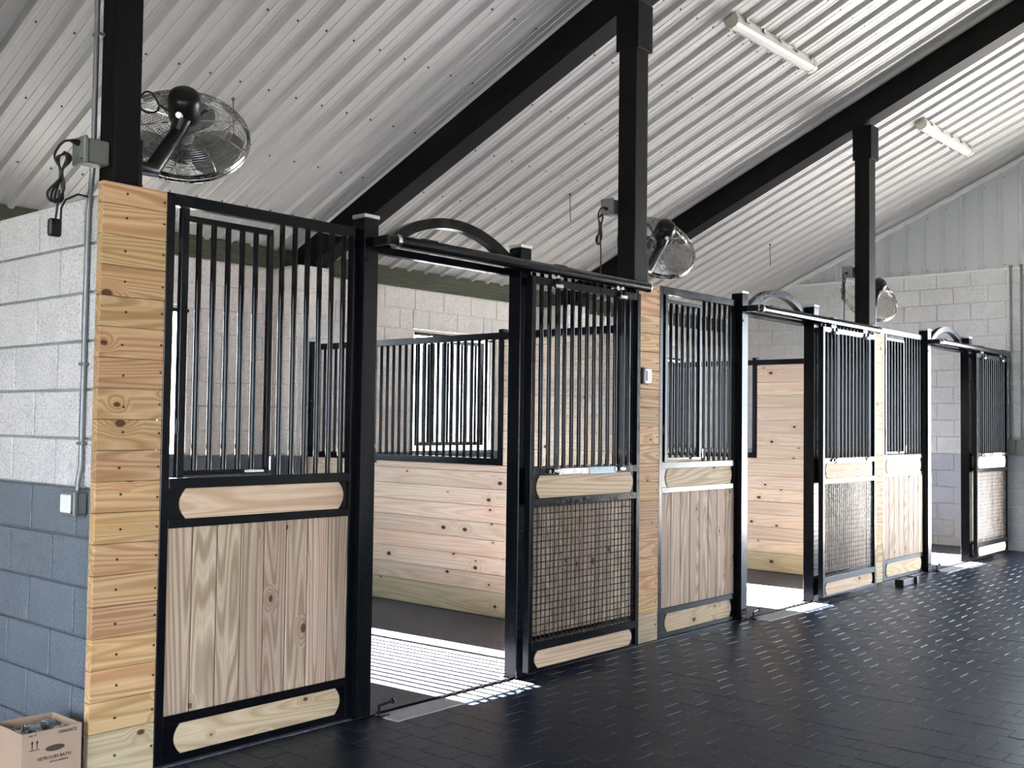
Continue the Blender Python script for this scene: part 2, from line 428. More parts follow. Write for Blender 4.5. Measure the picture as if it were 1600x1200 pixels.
# end wall of the stall row (grey below, white above), its -X face towards the camera
XW = -.225; ZL = 1.127; TL = 2.314
core = part('wall_left', MB().box(XW + .014, XW + .19, .172, YB, ZL, TL), 'mortar_white', None); tag(core, kind='structure')
part('lower_core', MB().box(XW + .014, XW + .19, .172, YB, .0, ZL), 'mortar_grey', core)
part('joint_face', MB().box(XW + .0088, XW + .0095, .05, YB, ZL, TL), 'mortar_white', core)
part('joint_face', MB().box(XW + .0088, XW + .0095, .05, YB, 0, ZL), 'mortar_grey', core)
block_wall(core, 'y', XW, .05, YB, TL, 'white', [], lambda y, z: y < 1.5, depth=.0085, ch=.1977, z0=ZL - 5 * .1977, cl=.3955, gap=.0105)
# back wall with a window per stall and the open bay left of the row
HOLES = [(s + WIN[0] + d, s + WIN[1] + d, WIN[2], WIN[3]) for s, d in zip(S0, WDX)]
TOPB = 2.76
def wall_with_holes(mb, a, b, z0, z1, y0, y1, holes):
    xs = sorted(set([a, b] + [h[0] for h in holes] + [h[1] for h in holes]))
    for p, q in zip(xs[:-1], xs[1:]):
        hs = [h for h in holes if h[0] <= p and h[1] >= q]
        if not hs: mb.box(p, q, y0, y1, z0, z1)
        else:
            h = hs[0]
            if h[2] > z0: mb.box(p, q, y0, y1, z0, h[2])
            if h[3] < z1: mb.box(p, q, y0, y1, h[3], z1)
    return mb
core = part('wall_back', wall_with_holes(MB(), -6.2, XE + .2, -.02, TOPB, YB + .004, YB + .2, HOLES), 'mortar_cream', None); tag(core, kind='structure')
block_wall(core, 'x', YB, -.02, XE, TOPB, 'cream', HOLES, lambda x, z: 2.2 < x < 7.0 and z > .9)
for k, px in enumerate((3.34, 7.08)):
    mb = MB()
    pl = part('pilaster', MB().box(px + .01, px + .38, 3.50, YB, 0, TOPB), 'mortar_cream', core, (px, 3.5, 0))
    for j, (za, zb) in enumerate(courses(TOPB)):
        cbox('block', 'grey' if zb <= ZG + .01 else 'cream', pl, px + .003, px + .387, 3.495, YB - .004, za + .0045, zb - .0045, .006)
# far end wall: block below, ribbed steel above, aisle doorway beyond the frame
ZE = 3.335
DOOR = (-5.0, -.8, 0.0, 3.0)
core = MB(); xs = [(-7.4, DOOR[0]), (DOOR[1], YB + .2)]
for a, b in xs: core.box(XE + .005, XE + .2, a, b, -.02, ZE)
core.box(XE + .005, XE + .2, DOOR[0], DOOR[1], DOOR[3], ZE); core.box(XE + .06, XE + .2, -7.4, YB + .2, ZE, 6.2)
core = part('wall_right', core, 'mortar_cream', None); tag(core, kind='structure')
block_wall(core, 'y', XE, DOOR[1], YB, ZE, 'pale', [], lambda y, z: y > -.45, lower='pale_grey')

RZ, RS = 4.57, .4346                # roof liner: z = RZ - RS*y
YR = -2.7                           # ridge
# ribbed steel cladding of the gable, one sheet after another
pr = []
for i in range(4):
    c = .1143 + i * .2286
    pr += [(c - .03, 0), (c - .013, -.022), (c + .013, -.022), (c + .03, 0)]
pr = [(0, 0)] + pr + [(.9144, 0)]
for k in range(7):
    y1 = YB - k * .9144; mb = MB(); V = []; F = []
    for (u, d) in pr:
        y = y1 - u; V += [(XE + .03 + d, y, ZE), (XE + .03 + d, y, RZ - RS * max(y, YR) + (RS * (y - YR) if y < YR else 0))]
    for i in range(len(pr) - 1): F.append([2 * i, 2 * i + 1, 2 * i + 3, 2 * i + 2])
    mb.add(V, F); part('steel_sheet', mb, 'gable', core)
mb = MB()
for k in range(7):
    for i in range(4):
        y = YB - k * .9144 - .1143 - i * .2286 - .05
        if y > YR:
            for z in (ZE + .05, RZ - RS * y - .12, ): mb.cyl((XE + .031, y, z), (XE + .024, y, z), .006, 6)
tag(part('screw_heads', mb, 'dark_screw', core), kind='stuff')
t_ = part('trim_1', MB().box(XE - .012, XE + .03, DOOR[1] - 4, YB, ZE - .02, ZE + .006, .003), 'trim', None); tag(t_, kind='structure')
# sloping trim where gable meets ceiling
mb = MB(); y0, y1 = YB, YR
V = [(xx, yy, RZ - RS * yy + dz) for yy in (y0, y1) for xx in (XE - .05, XE + .03) for dz in (-.055, -.01)]
mb.add(V, [[0, 1, 3, 2], [4, 6, 7, 5], [0, 4, 5, 1], [2, 3, 7, 6], [0, 2, 6, 4], [1, 5, 7, 3]])
t_ = part('trim_2', mb, 'trim', None); tag(t_, kind='structure')
# the unseen sides of the barn
mb = MB(); mb.box(-6.4, -6.2, -7.4, -4.2, -.02, 6.2); mb.box(-6.4, -6.2, -.6, YB + .2, -.02, 6.2); mb.box(-6.4, -6.2, -4.2, -.6, 2.8, 6.2)
tag(part('wall_front', wall_with_holes(MB(), -6.4, XE + .2, -.02, 4.2, -7.6, -7.4, [(-5.0, -2.2, 0.0, 2.3)]), 'cream', None), kind='structure')
tag(part('wall_near', mb, 'cream', None), kind='structure')

# ------------------------------------------------------------------ ceiling: ribbed steel liner sheets
ceil = MB()
for ya, yb in ((YB + .35, YR), (YR, 2 * YR - YB - .35)):
    za, zb = RZ - RS * (ya if ya > YR else 2 * YR - ya), RZ - RS * (yb if yb >= YR else 2 * YR - yb)
    V = [(xx, yy, zz + dz) for yy, zz in ((ya, za), (yb, zb)) for xx in (-6.5, XE + .3) for dz in (.03, .12)]
    ceil.add(V, [[0, 1, 3, 2], [4, 6, 7, 5], [0, 4, 5, 1], [2, 3, 7, 6], [0, 2, 6, 4], [1, 5, 7, 3]])
ceil = part('ceiling', ceil, 'roof', None); tag(ceil, kind='structure')
prof = [(0, 0)]
for i in range(4):
    c = .1143 + i * .2286
    prof += [(c - .038, 0), (c - .016, -.030), (c + .016, -.030), (c + .038, 0)]
    for d in (.085, .145):
        if c + d < .905: prof += [(c + d - .008, 0), (c + d - .003, -.0035), (c + d + .003, -.0035), (c + d + .008, 0)]
prof += [(.9144, 0)]
def liner(sgn):
    V = []; F = []
    for (u, d) in prof:
        for yy in ((YB + .2, YR) if sgn > 0 else (YR, 2 * YR - YB - .2)):
            zz = RZ - RS * (yy if sgn > 0 else 2 * YR - yy); V.append((u, yy, zz + d))
    for i in range(len(prof) - 1): F.append([2 * i, 2 * i + 1, 2 * i + 3, 2 * i + 2])
    return MB().add(V, F).mesh('liner_sheet', 'roof')
la, lb = liner(1), liner(-1)
x = -6.2
while x < XE:
    put('liner_sheet', la, ceil, (x, 0, 0)); put('liner_sheet', lb, ceil, (x, 0, 0)); x += .9144
mb = MB()
for yy in (3.3, 2.69, 2.08, 1.47, .86, .25, -.36, -.97):
    x = -6.2 + .1143 + .06
    while x < XE - .1:
        if x > -1: z = RZ - RS * yy; mb.cyl((x, yy, z), (x, yy - .003, z - .008), .0065, 6)
        x += .2286
tag(part('screw_heads', mb, 'dark_screw', ceil), kind='stuff')

# top plate on the back wall
pb = cbox('plate_beam', 'plate', None, -6.1, XE, YB - .08, YB + .1, 2.75, 2.925, .004)
tag(pb, 'dark greenish timber plate lying along the top of the cream back wall', 'beam')

# rafters and posts
POSTX = [-.215, 3.43, 7.19]; POSTW = [.113, .143, .143]; POSTY = [(.045, .165), (.06, .20), (.06, .20)]
def rafter(x0, x1, label):
    ya, yb = YB + .1, YR; h = .265; mb = MB()
    V = [(xx, yy, RZ - RS * yy - dz) for yy in (ya, yb) for xx in (x0, x1) for dz in (.022, h)]
    mb.add(V, [[0, 1, 3, 2], [4, 6, 7, 5], [0, 4, 5, 1], [2, 3, 7, 6], [0, 2, 6, 4], [1, 5, 7, 3]])
    o = part('rafter', mb, 'stain_y', None, ((x0 + x1) / 2, 0, RZ - h)); return tag(o, label, 'rafter', 'sloping roof rafters')
rafter(3.49, 3.67, 'black stained rafter resting on the post between nearest and middle stall')
rafter(7.21, 7.40, 'black stained rafter resting on the post between middle and far stall')
rafter(-.235, -.07, 'black stained rafter above the post at the tall near pine pillar')
PLAB = ['black stained timber post rising behind the near pine pillar', 'black stained timber post between nearest and middle stall', 'black stained timber post between middle and far stall']
posts = []
for k, x in enumerate(POSTX):
    zt = 4.215
    p_ = thing('timber_post', PLAB[k], 'post', (x + .07, .13, 0), 'timber posts carrying the rafters'); posts.append(p_)
    w = POSTW[k]; py0, py1 = POSTY[k]
    cbox('shaft', 'stain_z', p_, x, x + w, py0, py1, 0, zt, .004)
    for (a, b, c, d) in ((x - .014, x - .001, py0 - .015, py1 + .015), (x + w + .001, x + w + .015, py0 - .015, py1 + .015)):
        cbox('bracket_board', 'stain_z', p_, a + (.0 if a < x else 0), b, c, d, 3.90, zt, .003)
    cbox('bracket_board', 'stain_z', p_, x - .014, x + w + .015, py0 - .024, py0 - .001, 3.90, zt, .003)

# ------------------------------------------------------------------ pine pillars between the stalls
JZ = [.003, .187] + [.187 + .1217 * (i + 1) for i in range(17)] + [2.342]
PIL = [(-.282, 0.0), (3.40, S0[1] - .0), (7.185, S0[2])]
PILL = ['tall near pine pillar of stacked horizontal planks beside the block wall', 'pine plank pillar between the nearest and the middle stall', 'narrow pine plank pillar between the middle and the far stall']
for k, (a, b) in enumerate(PIL):
    p_ = thing('pine_pillar', PILL[k], 'pillar', ((a + b) / 2, .02, 0), 'pine pillars along the row'); nails = MB()
    for i in range(len(JZ) - 1):
        mat = 'treated_x' if i == 0 else 'pine_x'
        cbox('plank', mat, p_, a + random.uniform(0, .003), b - .002, random.uniform(-.001, .001), .036, JZ[i] + .0008, JZ[i + 1] - .0008, .0022)
        zm = (JZ[i] + JZ[i + 1]) / 2
        for xx in ((a + .105, b - .014) if k == 0 else (b - .03,)):
            xx += random.uniform(-.012, .012) if xx < b - .05 else 0; zz = zm + random.uniform(-.012, .012)
            nails.cyl((xx, -.0028, zz), (xx, .002, zz), .0052, 7)
    tag(part('nail_heads', nails, 'dark_screw', p_), kind='stuff')
    cbox('added_backing', 'treated_x', p_, a + .004, b - .004, .0365, .044, .004, 2.338, .001)  # added sheet that stops window light leaking through the plank gaps

# ------------------------------------------------------------------ stall fronts
def rounded_board(mb, x0, x1, z0, z1, y0, y1, bulge=.03):
    """rail board whose ends bow outwards"""
    n = 7; zm = (z0 + z1) / 2; h = (z1 - z0) / 2; poly = []
    for i in range(n): a = -1 + 2 * i / (n - 1); poly.append((x1 - bulge + bulge * (1 - a * a), zm + a * h))
    for i in range(n): a = 1 - 2 * i / (n - 1); poly.append((x0 + bulge - bulge * (1 - a * a), zm + a * h))
    return mb.prism(poly, 'y', y0, y1)
def gusset(mb, xf, xb, z0, z1, y0, y1, bulge):
    """steel end plate with a hollow edge that hugs the bowed board; xf: frame side, xb: tip of the board"""
    n = 7; zm = (z0 + z1) / 2; h = (z1 - z0) / 2; sg = 1 if xb > xf else -1; poly = [(xf, z0), (xf, z1)]
    for i in range(n): a = 1 - 2 * i / (n - 1); poly.append((xb + sg * (bulge * a * a), zm + a * h))
    return mb.prism(poly, 'y', y0, y1)
def infill(parent, x0, x1, y0, y1, board_w, closed_rail=True, boards=True, nb=8):
    """rails with wooden inlays and the upright boards of a front panel, between stiles at x0 and x1"""
    ym = (y0 + y1) / 2
    for (z0, z1) in ((.035, .158), (.997, 1.122)):
        part('rail_board', rounded_board(MB(), x0 + .055, x1 - .035, z0, z1, ym - .013, ym + .013), 'pine_rail', parent, ((x0 + x1) / 2, ym, (z0 + z1) / 2))
        for (xf, xb) in ((x0, x0 + .054), (x1, x1 - .034)):
            part('end_plate', gusset(MB(), xf, xb, z0, z1, ym - .008, ym + .008, .032), 'steel', parent, (xf, ym, (z0 + z1) / 2))
    if boards:
        w = (x1 - x0) / nb
        cbox('added_backing', 'base', parent, x0 + .002, x1 - .002, ym + .0145, ym + .0185, .196, .962, .001)  # added dark sheet that gives the board grooves their shade
        for i in range(nb): cbox('upright_board', 'pine_z', parent, x0 + i * w + .0023, x0 + (i + 1) * w - .0023, ym - .014, ym + .014, .196, .962, .0028)
def frame(parent, x0, x1, y0, y1, zt, zb, st=.038, name='frame'):
    mb = MB()
    mb.box(x0, x0 + st, y0, y1, zb, zt, .002); mb.box(x1 - st, x1, y0, y1, zb, zt, .002)
    for (a, b) in ((zt - .05, zt), (1.122, 1.165), (.960, .997), (.158, .197), (zb, .035)): mb.box(x0 + st, x1 - st, y0 + .001, y1 - .001, a, b, .002)
    return part(name, mb, 'steel', parent)

FP = ['steel and pine front panel with feed door beside the tall near pine pillar', 'steel and pine front panel with feed door in the middle stall', 'steel and pine front panel with feed door in the far stall']
SP = ['fixed steel and board panel behind the open door of the %s stall' % q for q in STALL]
DL = ['black sliding door with wire mesh standing open on the %s stall' % q for q in STALL]
HL = ['black steel hinge side post left of the doorway of the %s stall' % q for q in STALL]
LL = ['black steel post right of the doorway of the %s stall' % q for q in STALL]
for k, s in enumerate(S0):
    # left panel with feed door
    p_ = thing('stall_front_panel', FP[k], 'stall panel', (s + .5, .02, 0), 'front panels left of the doorways')
    x1 = s + 1.031
    frame(p_, s, x1, 0, .04, 2.343, .005)
    infill(p_, s + .038, x1 - .032, 0, .04, .12)
    for i in range(6): vbar('bar', 'steel_bar', p_, s + .591 + .0716 * i, .02, 1.163, 2.295)
    fd = part('feed_door', MB().box(s + .094, s + .535, .006, .031, 2.236, 2.262, .002).box(s + .094, s + .535, .006, .031, 1.176, 1.196, .002)
              .box(s + .513, s + .537, .006, .031, 1.196, 2.236, .002).box(s + .074, s + .108, .004, .034, 1.166, 2.292, .002), 'steel', p_, (s + .3, .02, 1.7))
    for i in range(5): vbar('bar', 'steel_bar', fd, s + .163 + .0716 * i, .019, 1.194, 2.238)
    part('feed_door_latch', MB().box(s + .40, s + .50, -.006, .003, 1.180, 1.194, .002).cyl((s + .525, -.012, 1.19), (s + .525, -.012, 1.25), .005, 8), 'chrome', fd)
    for z in (1.35, 2.1): part('hinge', MB().cyl((s + .070, .006, z), (s + .070, .006, z + .06), .008, 10), 'steel', fd)
    # posts of the doorway
    for (px, py, lab, gname) in ((s + 1.031, -.0365, HL[k], 'posts left of the doorways'), (s + 2.147, -.067, LL[k], 'posts right of the doorways')):
        q = thing('steel_post', lab, 'post', (px + .045, py + .045, 0), gname)
        cbox('shaft', 'steel', q, px, px + .091, py, py + .091, 0.006, 2.392, .004)
        cbox('cap', 'alu', q, px - .003, px + .094, py - .003, py + .094, 2.393, 2.412, .003)
        cbox('base_plate', 'steel', q, px - .018, px + .109, py - .012, py + .105, 0.001, .008, .002)
        part('bolt', MB().cyl((px + .02, py - .001, 2.19), (px + .02, py - .006, 2.19), .008, 8), 'steel', q)
    # arched header
    R0 = .78; zc = 2.455 - R0; pts = []
    for i in range(25):
        a = R(38.5) * (1 - 2 * i / 24); pts.append((s + 1.68 - R0 * math.sin(a), .012, zc + R0 * math.cos(a)))
    mb = MB(); V = []; F = []
    for (x, y, z) in pts:
        d = Vector((x - s - 1.68, 0, z - zc)).normalized()
        for (dr, dy) in ((.026, -.026), (.026, .026), (-.026, .026), (-.026, -.026)): V.append((x + d.x * dr, y + dy, z + d.z * dr))
    for i in range(24):
        for j in range(4): F.append([4 * i + j, 4 * i + (j + 1) % 4, 4 * i + 4 + (j + 1) % 4, 4 * i + 4 + j])
    F += [[0, 1, 2, 3], [96 + 3, 96 + 2, 96 + 1, 96]]
    mb.add(V, F, True)
    ar = part('header_arch', mb, 'steel', None, (s + 1.68, .012, 2.3)); tag(ar, 'curved black steel arch over the doorway of the %s stall' % STALL[k], 'arch', 'arches over the doorways')
    # header bar carrying the arch, behind the track
    hb = cbox('header_bar', 'steel', None, s + 1.125, s + 2.145, -.012, .036, 2.235, 2.272, .003)
    tag(hb, 'black steel header bar behind the track over the doorway of the %s stall' % STALL[k], 'bar', 'header bars')
    # track pipe
    tr = thing('door_track', 'round black track pipe the sliding door of the %s stall hangs from' % STALL[k], 'track', (s + 2.2, -.12, 2.285), 'door track pipes')
    xe = s + 3.335
    part('pipe', MB().cyl((s + 1.165, -.12, 2.285), (xe - .018, -.12, 2.285), .031, 20), 'steel', tr)
    for (ca, cb_) in ((s + 1.150, s + 1.172), (xe - .018, xe - .006)): part('end_collar', MB().cyl((ca, -.12, 2.285), (cb_, -.12, 2.285), .033, 20), 'chrome', tr)
    part('end_stop', MB().cyl((s + 1.115, -.115, 2.285), (s + 1.150, -.12, 2.285), .026, 16, .030).box(s + 1.09, s + 1.118, -.135, -.030, 2.262, 2.308, .004), 'black_plastic', tr)
    part('end_stop', MB().cyl((xe - .006, -.12, 2.285), (xe + .006, -.12, 2.285), .026, 16), 'black_plastic', tr)
    for bx in (1.40, 2.45, 3.25):
        part('bracket', MB().box(s + bx - .06, s + bx + .05, -.118, -.004, 2.316, 2.324, .002).box(s + bx + .02, s + bx + .09, -.07, -.05, 2.322, 2.336, .003), 'steel', tr)
    # sliding door, pushed open to the right
    a, b = s + 2.160, s + 3.215; y0, y1 = -.142, -.100
    d_ = thing('stall_door', DL[k], 'door', ((a + b) / 2, -.12, 0), 'sliding stall doors')
    mb = MB(); st = .034
    mb.box(a, a + st, y0, y1, .045, 2.232, .002); mb.box(b - st, b, y0, y1, .045, 2.232, .002)
    for (z0, z1) in ((2.188, 2.232), (1.122, 1.165), (.955, .997), (.158, .205), (.045, .062)): mb.box(a + st, b - st, y0 + .001, y1 - .001, z0, z1, .002)
    part('frame', mb, 'steel', d_)
    for (z0, z1) in ((.062, .158), (.997, 1.122)):
        part('rail_board', rounded_board(MB(), a + st + .03, b - st - .03, z0, z1, -.134, -.108), 'pine_rail', d_, ((a + b) / 2, -.12, (z0 + z1) / 2))
        for (xf, xb) in ((a + st, a + st + .029), (b - st, b - st - .029)):
            part('end_plate', gusset(MB(), xf, xb, z0, z1, -.129, -.113, .032), 'steel', d_, (xf, -.12, (z0 + z1) / 2))
    nb = 13; w = (b - a - 2 * st) / (nb + 1)
    for i in range(nb): vbar('bar', 'steel_bar', d_, a + st + w * (i + 1), -.121, 1.163, 2.190)
    # woven wire mesh
    mb = MB(); zz = .215; i = 0
    while zz < .955: mb.tube([(a + st - .002, -.119, zz), (b - st + .002, -.119, zz)], .0031, 5); zz += .0385
    xx = a + st + .012
    while xx < b - st: mb.tube([(xx, -.124, .20), (xx, -.124, .958)], .0031, 5); xx += .0385
    tag(part('wire_mesh', mb, 'wire', d_), kind='stuff')
    # drop window rods with their bright brackets, and the lower latch bar
    for xr in (a + .215, a + .845):
        rod = vbar('slide_rod', 'steel_bar', d_, xr, -.158, 1.150, 2.235, .010)
        cbox('bracket', 'chrome', d_, xr - .034, xr + .030, -.170, -.143, 2.176, 2.204, .006)
        part('hanger', MB().box(xr - .018, xr + .018, -.126, -.114, 2.232, 2.262, .002).cyl((xr - .025, -.134, 2.246), (xr - .025, -.106, 2.246), .014, 12).cyl((xr + .025, -.134, 2.246), (xr + .025, -.106, 2.246), .014, 12), 'chrome', d_)
        part('lower_bracket', MB().box(xr - .03, xr + .028, -.168, -.143, 1.132, 1.158, .005).cyl((xr - .055, -.144, 1.144), (xr - .055, -.154, 1.144), .011, 10), 'chrome', d_)
    part('latch_bar', MB().box(a + .25, a + .525, -.150, -.143, 1.122, 1.160, .002), 'chrome', d_)
    part('film_strip', MB().box(a + .530, a + .80, -.150, -.143, 1.120, 1.161, .002), 'film' if k == 0 else 'white_plastic', d_)
    # fixed panel behind the door
    f_ = thing('stall_side_panel', SP[k], 'stall panel', (s + 2.8, .02, 0), 'fixed panels behind the doors')
    a2, b2 = s + 2.238, (PIL[k + 1][0] if k < 2 else XE - .02)
    frame(f_, a2, b2, 0, .04, 2.343, .005)
    infill(f_, a2 + .038, b2 - .038, 0, .04, .12)
    xx = s + 2.2905
    while xx < b2 - .055: vbar('bar', 'steel_bar', f_, xx, .02, 1.163, 2.295); xx += .0731
    # door stop bracket on the floor
    gx = s + 1.125
    gd = part('door_stop', MB().tube([(gx + .005, -.085, .01), (gx + .005, -.085, .055), (gx + .10, -.075, .060)], .007, 8).cyl((gx + .10, -.082, .052), (gx + .10, -.070, .068), .011, 10).box(gx, gx + .06, -.105, -.065, .002, .010, .002), 'steel', None, (gx, -.085, 0))
    tag(gd, 'small black steel door stop at the foot of the %s stall post' % STALL[k], 'door stop', 'door stops')
    gr = cbox('floor_guide', 'steel', None, s + 1.155, s + 2.14, -.050, -.040, .001, .016, .002)
    tag(gr, 'thin black steel strip across the doorway floor of the %s stall' % STALL[k], 'strip', 'doorway floor strips')

# ------------------------------------------------------------------ partitions between the stalls
PTL = ['pine and steel partition with grille between the nearest and middle stall', 'pine and steel partition with grille between the middle and far stall']
for k, xf in enumerate((3.47, 7.25)):
    xb = xf + .045; p_ = thing('stall_partition', PTL[k], 'partition', (xf + .02, 1.8, 0), 'stall partitions')
    ya, yg, ye = .21, 1.237, 3.49
    pj = [.004, .184] + [.184 + .1245 * (i + 1) for i in range(7)]
    pj = pj + [1.105]
    for i in range(len(pj) - 1):
        cbox('plank', 'treated_y' if i == 0 else 'pine_y', p_, xf + random.uniform(0, .001), xb, ya, ye, pj[i] + .0013, pj[i + 1] - .0013, .003)
    z = 1.105; i = 0
    while z < 2.0:
        z2 = min(z + .1245, 2.022)
        if 2.022 - z2 < .03: z2 = 2.022
        cbox('plank', 'pine_y', p_, xf + random.uniform(0, .001), xb, ya, yg - .004, z + .0013, z2 - .0013, .003); z = z2
    mb = MB()
    mb.box(xf - .004, xb + .004, ya, ye, 2.026, 2.076, .002); mb.box(xf - .004, xb + .004, yg, ye, 1.106, 1.156, .002)
    mb.box(xf - .006, xb + .006, yg - .0, yg + .045, 1.156, 2.10, .002); mb.box(xf - .006, xb + .006, ye - .04, ye, 1.156, 2.10, .002)
    part('frame', mb, 'steel', p_)
    n = int((ye - yg - .085) / .0716); w = (ye - yg - .085) / n
    for i in range(1, n): vbar('bar', 'steel_bar', p_, xf + .0225, yg + .045 + w * i, 1.156, 2.028)

# ------------------------------------------------------------------ windows of the stalls
for k, s in enumerate(S0):
    x0, x1, z0, z1 = HOLES[k]
    w_ = put('window_%d' % (k + 1), None, None, ((x0 + x1) / 2, YB, z0)); tag(w_, kind='structure')
    cbox('sill', 'concrete', w_, x0 - .0, x1 + .0, YB - .03, YB + .22, z0 - .03, z0 + .004, .005)
    for (a, b) in ((x0, x0 + .03), (x1 - .03, x1)): cbox('jamb', 'cream', w_, a, b, YB + .012, YB + .2, z0, z1, .003)
    cbox('lintel', 'cream', w_, x0 + .03, x1 - .03, YB + .012, YB + .2, z1 - .03, z1, .003)
    # sliding grille inside the opening
    gx0, gx1, gy = x0 + .02, x1 - .17, YB - .05
    mb = MB().box(gx0, gx1, gy, gy + .03, z0 + .05, z0 + .09, .002).box(gx0, gx1, gy, gy + .03, z1 - .12, z1 - .08, .002).box(gx0, gx0 + .035, gy, gy + .03, z0 + .09, z1 - .12, .002).box(gx1 - .05, gx1, gy, gy + .03, z0 + .09, z1 - .12, .002)
    gr = part('grille', mb, 'steel', w_)
    n = 13
    for i in range(1, n): vbar('bar', 'steel_bar', gr, gx0 + .035 + (gx1 - gx0 - .085) * i / n, gy + .015, z0 + .088, z1 - .118, .0155)
    part('grille_track', MB().cyl((gx0 - .02, gy + .015, z1 - .045), (x1 - .01, gy + .015, z1 - .045), .016, 10), 'steel', w_)
    for q in (gx0 + .2, gx1 - .2): cbox('grille_hanger', 'chrome', w_, q - .02, q + .02, gy + .004, gy + .026, z1 - .082, z1 - .03, .003)

# ------------------------------------------------------------------ fans
AX = Vector((-.43, -.69, .58)).normalized()        # towards the motor side
FX = AX.cross(Vector((0, 0, 1))).normalized(); FY = AX.cross(FX)
def fmat(c): return Matrix(((FX.x, FY.x, AX.x, c[0]), (FX.y, FY.y, AX.y, c[1]), (FX.z, FY.z, AX.z, c[2]), (0, 0, 0, 1)))
FR = .285
def circ(mb, m, r, z, wr, n=44, sides=5):
    mb.tube([m @ Vector((r * math.cos(2 * math.pi * i / n), r * math.sin(2 * math.pi * i / n), z)) for i in range(n)], wr, sides, closed=True)
def dome(r): return   .062 * max(0.0, 1 - (r / FR) ** 2.6) ** .5 + .018
fan_mesh = {}
def fan_meshes():
    m = fmat((0, 0, 0)); mb = MB()
    circ(mb, m, FR, .016, .0055, 56, 6); circ(mb, m, FR, -.016, .0055, 56, 6); circ(mb, m, FR - .004, 0, .006, 56, 6)
    fan_mesh['rim'] = mb.mesh('rim', 'chrome_dull')
    for nm, sg in (('back_guard', 1), ('front_guard', -1)):
        mb = MB(); r = .075
        while r < FR - .006: circ(mb, m, r, sg * dome(r), .0012, 40, 4); r += .0115
        for i in range(10):
            A = 2 * math.pi * i / 10 + (.2 if sg > 0 else 0)
            mb.tube([m @ Vector((q * math.cos(A), q * math.sin(A), sg * dome(q))) for q in (.07, .12, .17, .22, .26, .285, .2995)], .0022, 5)
        if sg < 0: mb.lathe([(0, -.104), (.06, -.104), (.078, -.098), (.078, -.094), (0, -.092)], m, 20)
        fan_mesh[nm] = mb.mesh(nm, 'chrome_dull')
    # three broad blades
    bl = []
    for i in range(3):
        A0 = 2 * math.pi * i / 3 + .45; V = []; F = []; nr, na = 7, 6
        for side in (0, 1):
            for ir in range(nr):
                q = .05 + (.265 - .05) * ir / (nr - 1); half = .30 + .42 * math.sin(math.pi * min(1, .15 + .75 * ir / (nr - 1)))
                for ia in range(na):
                    tt = ia / (na - 1) * 2 - 1; A = A0 + tt * half
                    V.append(m @ Vector((q * math.cos(A), q * math.sin(A), .028 * tt + (.0015 if side else 0))))
        o = nr * na
        for ir in range(nr - 1):
            for ia in range(na - 1):
                a = ir * na + ia; F += [[a, a + 1, a + na + 1, a + na], [o + a + na, o + a + na + 1, o + a + 1, o + a]]
        mbb = MB().add(V, F, True); bl.append(mbb.mesh('blade', 'blade'))
    fan_mesh['blades'] = bl
    fan_mesh['hub'] = MB().lathe([(0, -.03), (.03, -.03), (.04, -.02), (.04, .03), (0, .03)], m, 18).mesh('hub', 'blade')
    mm = fmat((0, 0, 0))
    fan_mesh['motor'] = MB().lathe([(0, .088), (.055, .09), (.066, .10), (.070, .13), (.070, .20), (.062, .225), (.045, .238), (0, .242)], mm, 24).mesh('motor', 'black_plastic')
M['chrome_dull'] = plain('chromed_wire', (.42, .42, .40), .25, 1)
M['blade'] = plain('grey_aluminium_blade', (.36, .36, .35), .35, .9)
fan_meshes()
FANL = ['round caged wall fan on the post behind the tall near pine pillar', 'round caged wall fan on the post between nearest and middle stall', 'round caged wall fan on the post between middle and far stall']
for k, x in enumerate(POSTX):
    base = Vector((x + POSTW[k], .12, 2.45)); c = Vector((x + (.465, .615, .57)[k], .30, 2.68))
    f_ = thing('wall_fan', FANL[k], 'fan', base, 'wall fans on the posts')
    for nm in ('rim', 'back_guard', 'front_guard', 'hub', 'motor'): put(nm, fan_mesh[nm], f_, c)
    for b in fan_mesh['blades']: put('blade', b, f_, c)
    mo = c + AX * .16; lo = base + Vector((.03, .0, .03))
    mb = MB().tube([base + Vector((.02, 0, .0)), base + Vector((.10, .01, .0)), mo + Vector((-.02, .02, -.12)), mo + Vector((0, 0, -.03))], .024, 10, rs=[.03, .036, .034, .045])
    mb.box(base.x, base.x + .022, base.y - .06, base.y + .06, base.z - .10, base.z + .10, .004)
    part('mount_arm', mb, 'black_plastic', f_)
    part('tilt_knob', MB().cyl(mo + Vector((-.05, -.05, -.06)), mo + Vector((-.070, -.070, -.064)), .013, 14), 'alu', f_)
    part('pull_handle', MB().tube([mo + Vector((.06, -.02, -.03)), mo + Vector((.085, -.02, -.005)), mo + Vector((.10, -.02, .0))], .008, 8), 'black_plastic', f_)
    pts = []
    for i in range(20): A = 2 * math.pi * i / 19; pts.append(mo + Vector((-.15 + .045 * math.cos(A), .03 + .01 * math.sin(2 * A), -.01 + .045 * math.sin(A))))
    part('fan_cord', MB().tube(pts + [mo + Vector((-.06, .02, -.03))], .0045, 6), 'cord', f_)

